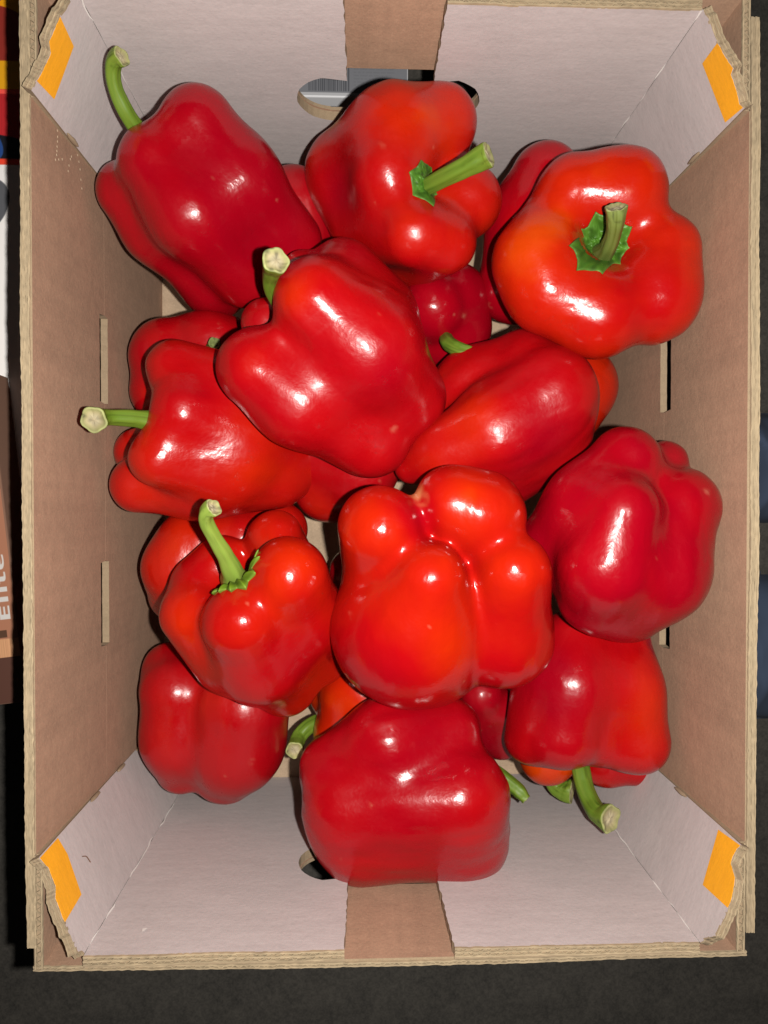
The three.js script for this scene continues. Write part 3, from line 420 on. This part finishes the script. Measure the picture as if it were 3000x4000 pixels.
function makeStem(p, root, base, N) {
  const pts = p.stem.map((s) => new THREE.Vector3(s[0] / 1000 - base[0], s[1] / 1000 - base[1], s[2] / 1000 - base[2])), rad = p.stem.map((s) => s[3] / 1000);
  const curve = new THREE.CatmullRomCurve3(pts, false, 'centripetal'), n = 56, m = 40, P = [], C = [], I = [], F = curve.computeFrenetFrames(n, false);
  const ra = (t) => { const x = t * (rad.length - 1), i = Math.min(rad.length - 2, Math.floor(x)), f = fade(x - i); return rad[i] + (rad[i + 1] - rad[i]) * f; };
  const A = p.olive ? [0.075, 0.1, 0.012] : p.pale ? [0.16, 0.25, 0.03] : [0.075, 0.145, 0.009], B = p.olive ? [0.16, 0.2, 0.05] : p.pale ? [0.22, 0.3, 0.05] : [0.14, 0.2, 0.022];
  let last;
  for (let j = 0; j <= n; j++) {
    const t = j / n, c = curve.getPoint(t), nr = F.normals[j], bi = F.binormals[j], ring = [];
    for (let i = 0; i <= m; i++) {
      const th = 2 * Math.PI * (i % m) / m, rib = Math.cos(5 * th + N + t * 0.8), lump = noise(Math.cos(th) * 1.3 + N, Math.sin(th) * 1.3, t * 5), r = ra(t) * (1 + 0.055 * rib + 0.08 * lump + 0.02 * noise(Math.cos(th) * 5, Math.sin(th) * 5 + N, t * 16));
      const x = c.x + r * (Math.cos(th) * nr.x + Math.sin(th) * bi.x), y = c.y + r * (Math.cos(th) * nr.y + Math.sin(th) * bi.y), z = c.z + r * (Math.cos(th) * nr.z + Math.sin(th) * bi.z);
      P.push(x, y, z); ring.push([x, y, z]);
      const s = clamp01(0.45 + 0.3 * noise(Math.cos(th) * 4 + N, Math.sin(th) * 4, t * 3) + 0.25 * noise(Math.cos(th) * 9, Math.sin(th) * 9 + N, t * 2.4) + 0.35 * sm(0.75, 1, t)), d = 1 - (p.olive ? 0.55 : 0.3) * sm(0.35, 0.75, noise(Math.cos(th) * 7 + N, Math.sin(th) * 7, t * 4 + 3)) - 0.35 * sm(0.5, 0.8, noise(Math.cos(th) * 3, Math.sin(th) * 3 + N, t * 14)) * sm(0.55, 0.8, t);
      C.push(...A.map((a, k) => (a + (B[k] - a) * s) * d));
    }
    last = { ring, c };
  }
  for (let j = 0; j < n; j++) for (let i = 0; i < m; i++) { const a = j * (m + 1) + i, b = a + m + 1; I.push(a, a + 1, b, a + 1, b + 1, b); }
  const g = new THREE.BufferGeometry(); g.setAttribute('position', new THREE.Float32BufferAttribute(P, 3)); g.setAttribute('color', new THREE.Float32BufferAttribute(C, 3)); g.setIndex(I); g.computeVertexNormals();
  const nn = g.attributes.normal; for (let j = 0; j <= n; j++) { const a = j * (m + 1), b = a + m, s = new THREE.Vector3(nn.getX(a) + nn.getX(b), nn.getY(a) + nn.getY(b), nn.getZ(a) + nn.getZ(b)).normalize(); nn.setXYZ(a, s.x, s.y, s.z); nn.setXYZ(b, s.x, s.y, s.z); }
  const stem = part('stem', g, dbl(stemMat), root);
  // the cut end: a pale dished face with a green rim
  const T = curve.getTangent(1), cp = [], cc = [], ci = [], K = [1.0, 0.93, 0.8, 0.55, 0.3, 0], hgt = [0, 0.00045, 0.0002, -0.0007, -0.0004, -0.0002], pale = [[0.2, 0.24, 0.06], [0.34, 0.34, 0.14], [0.27, 0.26, 0.1], [0.32, 0.27, 0.14], [0.36, 0.31, 0.19], [0.34, 0.28, 0.17]];
  K.forEach((k, j) => { for (let i = 0; i <= m; i++) { const r = last.ring[i % m], nz = noise(Math.cos(i / m * 6.28) * 2.2 * (K[j] + 0.2) + N, Math.sin(i / m * 6.28) * 2.2 * (K[j] + 0.2), j * 0.6), lift = hgt[j] + 0.00035 * noise(Math.cos(i / m * 6.28) * 3 + N, Math.sin(i / m * 6.28) * 3, j * 0.9) * (j ? 1 : 0);
    cp.push(last.c.x + (r[0] - last.c.x) * k + T.x * lift, last.c.y + (r[1] - last.c.y) * k + T.y * lift, last.c.z + (r[2] - last.c.z) * k + T.z * lift);
    const q = 0.85 + 0.3 * nz - 0.3 * sm(0.35, 0.6, noise(Math.cos(i / m * 6.28) * K[j] * 3 + N * 2, Math.sin(i / m * 6.28) * K[j] * 3, 5)); cc.push(...pale[p.sprout ? 0 : j].map((e) => e * q * (p.sprout ? 0.6 : 1))); } });
  for (let j = 0; j < K.length - 1; j++) for (let i = 0; i < m; i++) { const a = j * (m + 1) + i, b = a + m + 1; ci.push(a, a + 1, b, a + 1, b + 1, b); }
  const cg = new THREE.BufferGeometry(); cg.setAttribute('position', new THREE.Float32BufferAttribute(cp, 3)); cg.setAttribute('color', new THREE.Float32BufferAttribute(cc, 3)); cg.setIndex(ci); cg.computeVertexNormals();
  part('cut_end', cg, dbl(cutMat), stem);
}
function makeCalyx(p, root, base, reach, c, w, u, v, N) {
  const K = p.calyx, m = K.n * 14, n = 22, P = [], C = [], I = [];
  for (let side = 0; side < 2; side++) for (let j = 0; j <= n; j++) for (let i = 0; i <= m; i++) {
    const th = 2 * Math.PI * (i % m) / m, k = ((i % m) / 14) % 1, s = j / n, tip = Math.abs(k - 0.5) * 2;       // tip 1 at a point, 0 between points
    const pt = K.fing ? Math.pow(tip, 1.2) * 0.15 : Math.pow(tip, 2.6) * 0.13, edge = K.r * (0.86 + pt + 0.1 * noise(Math.cos(th) * 2 + N, Math.sin(th) * 2, 4)), ph = edge * s * 1.9;
    const sp = Math.sin(ph), a = sp * Math.cos(th), b = sp * Math.sin(th), e = Math.cos(ph), dx = a * u.x + b * v.x + e * w.x, dy = a * u.y + b * v.y + e * w.y, dz = a * u.z + b * v.z + e * w.z;
    const ridge = K.fing ? 0.0024 * (tip - 0.45) * sm(0.2, 0.6, s) * (1 - 0.4 * sm(0.85, 1, s)) : 0.0011 * noise(Math.cos(th) * s * 5 + N, Math.sin(th) * s * 5, 1) + 0.0006 * noise(Math.cos(th) * s * 13 + N, Math.sin(th) * s * 13, 1) + 0.0004 * tip * s;
    const t = reach(dx, dy, dz) + (side ? -0.0003 : 0.001 * K.lift * (0.75 + 0.9 * (1 - s)) + 0.0022 * (1 - sm(0, 0.55, s)) + Math.max(ridge * K.wr, -0.0004 * K.lift) + (s > 0.97 ? -0.0004 : 0));
    P.push(c[0] + dx * t - base[0], c[1] + dy * t - base[1], c[2] + dz * t - base[2]);
    const g = 0.8 + 0.35 * noise(Math.cos(th) * s * 7 + N, Math.sin(th) * s * 7, 9) + 0.25 * (tip - 0.5) * s, pale = 0.3 * sm(0.88, 1, s);
    C.push((p.pale ? 0.13 : 0.055) * g + pale * 0.12, (p.pale ? 0.22 : 0.15) * g + pale * 0.16, 0.012 * g + pale * 0.06);
  }
  const half = (n + 1) * (m + 1);
  for (let j = 0; j < n; j++) for (let i = 0; i < m; i++) { const a = j * (m + 1) + i, b = a + m + 1; I.push(a, b, a + 1, a + 1, b, b + 1); }
  for (let i = 0; i < m; i++) { const a = n * (m + 1) + i; I.push(a, a + half, a + 1, a + 1, a + half, a + 1 + half); }
  const g = new THREE.BufferGeometry(); g.setAttribute('position', new THREE.Float32BufferAttribute(P, 3)); g.setAttribute('color', new THREE.Float32BufferAttribute(C, 3)); g.setIndex(I); g.computeVertexNormals();
  part('calyx', g, dbl(stemMat), root);
}
for (const p of PEPPERS) makePepper(p);

// ---------- things lying round the box ----------
const canvasTex = (w, h, draw) => { const c = document.createElement('canvas'); c.width = w; c.height = h; draw(c.getContext('2d'), w, h); const t = new THREE.CanvasTexture(c); t.colorSpace = THREE.SRGBColorSpace; t.magFilter = THREE.LinearFilter; return t; };
function carton(root, x0, x1, y0, y1, z0, z1, top, side, name = 'printed_face') {   // a closed carton: body and the printed sheet on its top
  const sh = poly([[x0 + 0.001, -z1 + 0.001], [x1 - 0.001, -z1 + 0.001], [x1 - 0.001, -z0 - 0.001], [x0 + 0.001, -z0 - 0.001]]);
  const g = new THREE.ExtrudeGeometry(sh, { depth: y1 - y0 - 0.002, bevelEnabled: true, bevelThickness: 0.001, bevelSize: 0.001, bevelSegments: 3 }); g.rotateX(-Math.PI / 2); g.translate(0, y0 + 0.001, 0);
  part('carton_body', g, side, root);
  const f = new THREE.PlaneGeometry(x1 - x0 - 0.0012, z1 - z0 - 0.0012); f.rotateX(-Math.PI / 2); f.translate((x0 + x1) / 2, y1 + 0.0003, (z0 + z1) / 2);
  part(name, f, top, root);
}
{
  // colourful carton left of the box; its print runs in metres: x -0.40..-0.158, z -0.34..0.084
  const X0 = -0.4, X1 = -0.158, Z0 = -0.34, Z1 = 0.084, S = 2400;
  const t = canvasTex(Math.round((X1 - X0) * S), Math.round((Z1 - Z0) * S), (k, w, h) => {
    const x = (m) => (m - X0) * S, z = (m) => (m - Z0) * S, rect = (c, a, b) => { k.fillStyle = c; k.fillRect(0, z(a), w, z(b) - z(a)); };
    rect('#e6e2df', Z0, Z1); rect('#f2a516', Z0, -0.2115);
    k.fillStyle = '#8e2f26'; k.beginPath(); k.ellipse(x(-0.212), z(-0.2275), 0.03 * S, 0.029 * S, 0, 0, 7); k.fill(); k.fillRect(0, z(-0.243), x(-0.205), z(-0.227) - z(-0.243));
    rect('#e0a01a', -0.2268, -0.2115); rect('#f2564a', -0.2115, -0.209); rect('#b3262a', -0.209, -0.1745);
    k.fillStyle = '#15151c'; k.beginPath(); k.ellipse(x(-0.2), z(-0.172), 0.03 * S, 0.0135 * S, 0.3, 0, 7); k.fill();
    k.fillStyle = '#23447f'; k.beginPath(); k.ellipse(x(-0.214), z(-0.184), 0.012 * S, 0.007 * S, 0.9, 0, 7); k.fill();
    rect('#e6452e', -0.1745, -0.1713); rect('#e6e2df', -0.1713, 0.0657); rect('#b0201f', 0.0657, Z1);
    k.fillStyle = '#55565a'; k.beginPath(); k.roundRect(x(-0.29), z(-0.164), 0.0883 * S, 0.0315 * S, [0, 0.01 * S, 0.024 * S, 0]); k.fill();
    k.fillStyle = '#c9962e'; k.fillRect(x(-0.29), z(-0.148), 0.0795 * S, 0.012 * S);
  });
  const a = thing('printed_carton', 'yellow, red and white printed carton lying left of the cardboard box', 'carton', [0, -0.0045, 0]);
  carton(a, X0, X1, 0, 0.0825, Z0, Z1, std({ map: t, roughness: 0.45 }), std({ color: lin(0.7, 0.68, 0.66) }));
  // brown carton with white lettering lying on it
  const BX = 0.17, BZ = 0.17, S2 = 4000;
  const t2 = canvasTex(Math.round(BX * S2), Math.round(BZ * S2), (k, w, h) => {
    k.fillStyle = '#94634b'; k.fillRect(0, 0, w, h);
    const z = (m) => m * S2;
    k.fillStyle = '#7a4a38'; k.fillRect(0, 0, w, z(0.06));
    k.fillStyle = '#bb8a64'; k.fillRect(0, z(0.137), w, z(0.0095));
    for (let i = 0; i < 60; i++) { k.fillStyle = `rgba(90,55,35,${0.05 + 0.12 * hash(i, 3, 1)})`; k.fillRect(w - hash(i, 1, 2) * 0.05 * S2, z(0.137), 1.5, z(0.0095)); }
    k.fillStyle = '#4a2c22'; k.fillRect(0, z(0.1465), w, h);
    k.fillStyle = '#4a3020'; k.fillRect(0, z(0.1325), w - 0.0055 * S2, z(0.0038));
    k.save(); k.translate(w - 0.0028 * S2, z(0.1285)); k.rotate(-Math.PI / 2); k.scale(2.3, 1); k.fillStyle = '#b9b4b0'; k.font = `bold ${Math.round(0.0072 * S2)}px sans-serif`; k.fillText('Elite', 0, 0, 0.0395 * S2 / 2.3); k.restore();
  });
  const b = thing('brown_carton', 'brown carton with white lettering lying askew on the printed carton', 'carton', [-0.2003, 0.0782, -0.0294], 0.111);
  carton(b, -BX, 0, 0, 0.0218, -0.028, -0.028 + BZ, std({ map: t2, roughness: 0.5 }), std({ color: lin(0.16, 0.08, 0.05) }));
}
{
  // pale printed package beyond the far wall, seen through the handle hole
  const X0 = -0.055, X1 = 0.014, Z0 = -0.34, Z1 = -0.2265, S = 6000;
  const t = canvasTex(Math.round((X1 - X0) * S), Math.round((Z1 - Z0) * S), (k, w, h) => {
    k.fillStyle = '#6f7075'; k.fillRect(0, 0, w, h);
    const x = (m) => (m - X0) * S, z = (m) => (m - Z0) * S;
    k.fillStyle = '#4c4d52'; let q = -0.0445; let i = 0; while (q < -0.0205) { const b = 0.0003 + 0.0006 * hash(i, 5, 1); k.fillRect(x(q), z(-0.26), b * S, z(-0.2292) - z(-0.26)); q += b + 0.0003 + 0.0006 * hash(i, 6, 1); i++; }
    k.fillStyle = '#6a6b70'; for (let r = 0; r < 9; r++) for (let c = 0, y = -0.0178; y < 0.0055; c++) { const l = 0.001 + 0.0035 * hash(r, c, 8); k.fillRect(x(y), z(-0.2295 - 0.0019 * r), l * S, 0.0009 * S); y += l + 0.0007; }
    k.fillStyle = '#a9a9ac'; k.fillRect(0, z(-0.2283), w, h);
  });
  const a = thing('label_package', 'pale grey package with bar code and small print, seen through the upper handle hole', 'package', [0, -0.0045, 0]);
  carton(a, X0, X1, 0, 0.0545, Z0, Z1, std({ map: t, roughness: 0.4 }), std({ color: lin(0.6, 0.6, 0.62), roughness: 0.4 }));
}
{
  // dark blue cloth beyond the right wall: two rolls of cloth joined further out
  const n = 90, m = 110, P = [], I = [], hgt = (x, z) => {
    const roll = (c, wd, s) => { const d = (z - c + 0.004 * noise(x * 40, s, 1)) / wd; return Math.abs(d) < 1 ? Math.sqrt(1 - d * d) : 0; };
    const j = sm(0.3, 0.36, x), e = sm(0.222, 0.238, x + 0.006 * noise(z * 60, 2, 7));
    const h = Math.max(roll(-0.014, 0.036, 3), roll(0.108, 0.048, 5), j * roll(0.045, 0.11, 8));
    return h * e * (0.045 + 0.008 * noise(x * 35, z * 35, 2) + 0.004 * noise(x * 110, z * 70, 6));
  };
  for (let j = 0; j <= m; j++) for (let i = 0; i <= n; i++) { const x = 0.21 + 0.25 * i / n, z = -0.07 + 0.24 * j / m; P.push(x - 0.33, hgt(x, z), z - 0.05); }
  for (let j = 0; j < m; j++) for (let i = 0; i < n; i++) { const a = j * (n + 1) + i, b = a + n + 1, hs = [a, a + 1, b, b + 1].map((k) => P[3 * k + 1]); if (Math.max(...hs) < 0.0004) continue; I.push(a, b, a + 1, a + 1, b, b + 1); }
  const g = new THREE.BufferGeometry(); g.setAttribute('position', new THREE.Float32BufferAttribute(P, 3)); g.setIndex(I); g.computeVertexNormals();
  const c = part('blue_cloth', g, dbl(std({ color: lin(0.035, 0.05, 0.085), roughness: 1 })), scene);
  c.position.set(0.33, -0.0043, 0.05);
  c.userData = { label: 'crumpled dark blue cloth lying on the table right of the cardboard box', category: 'cloth' };
}
renderer.render(scene, camera);
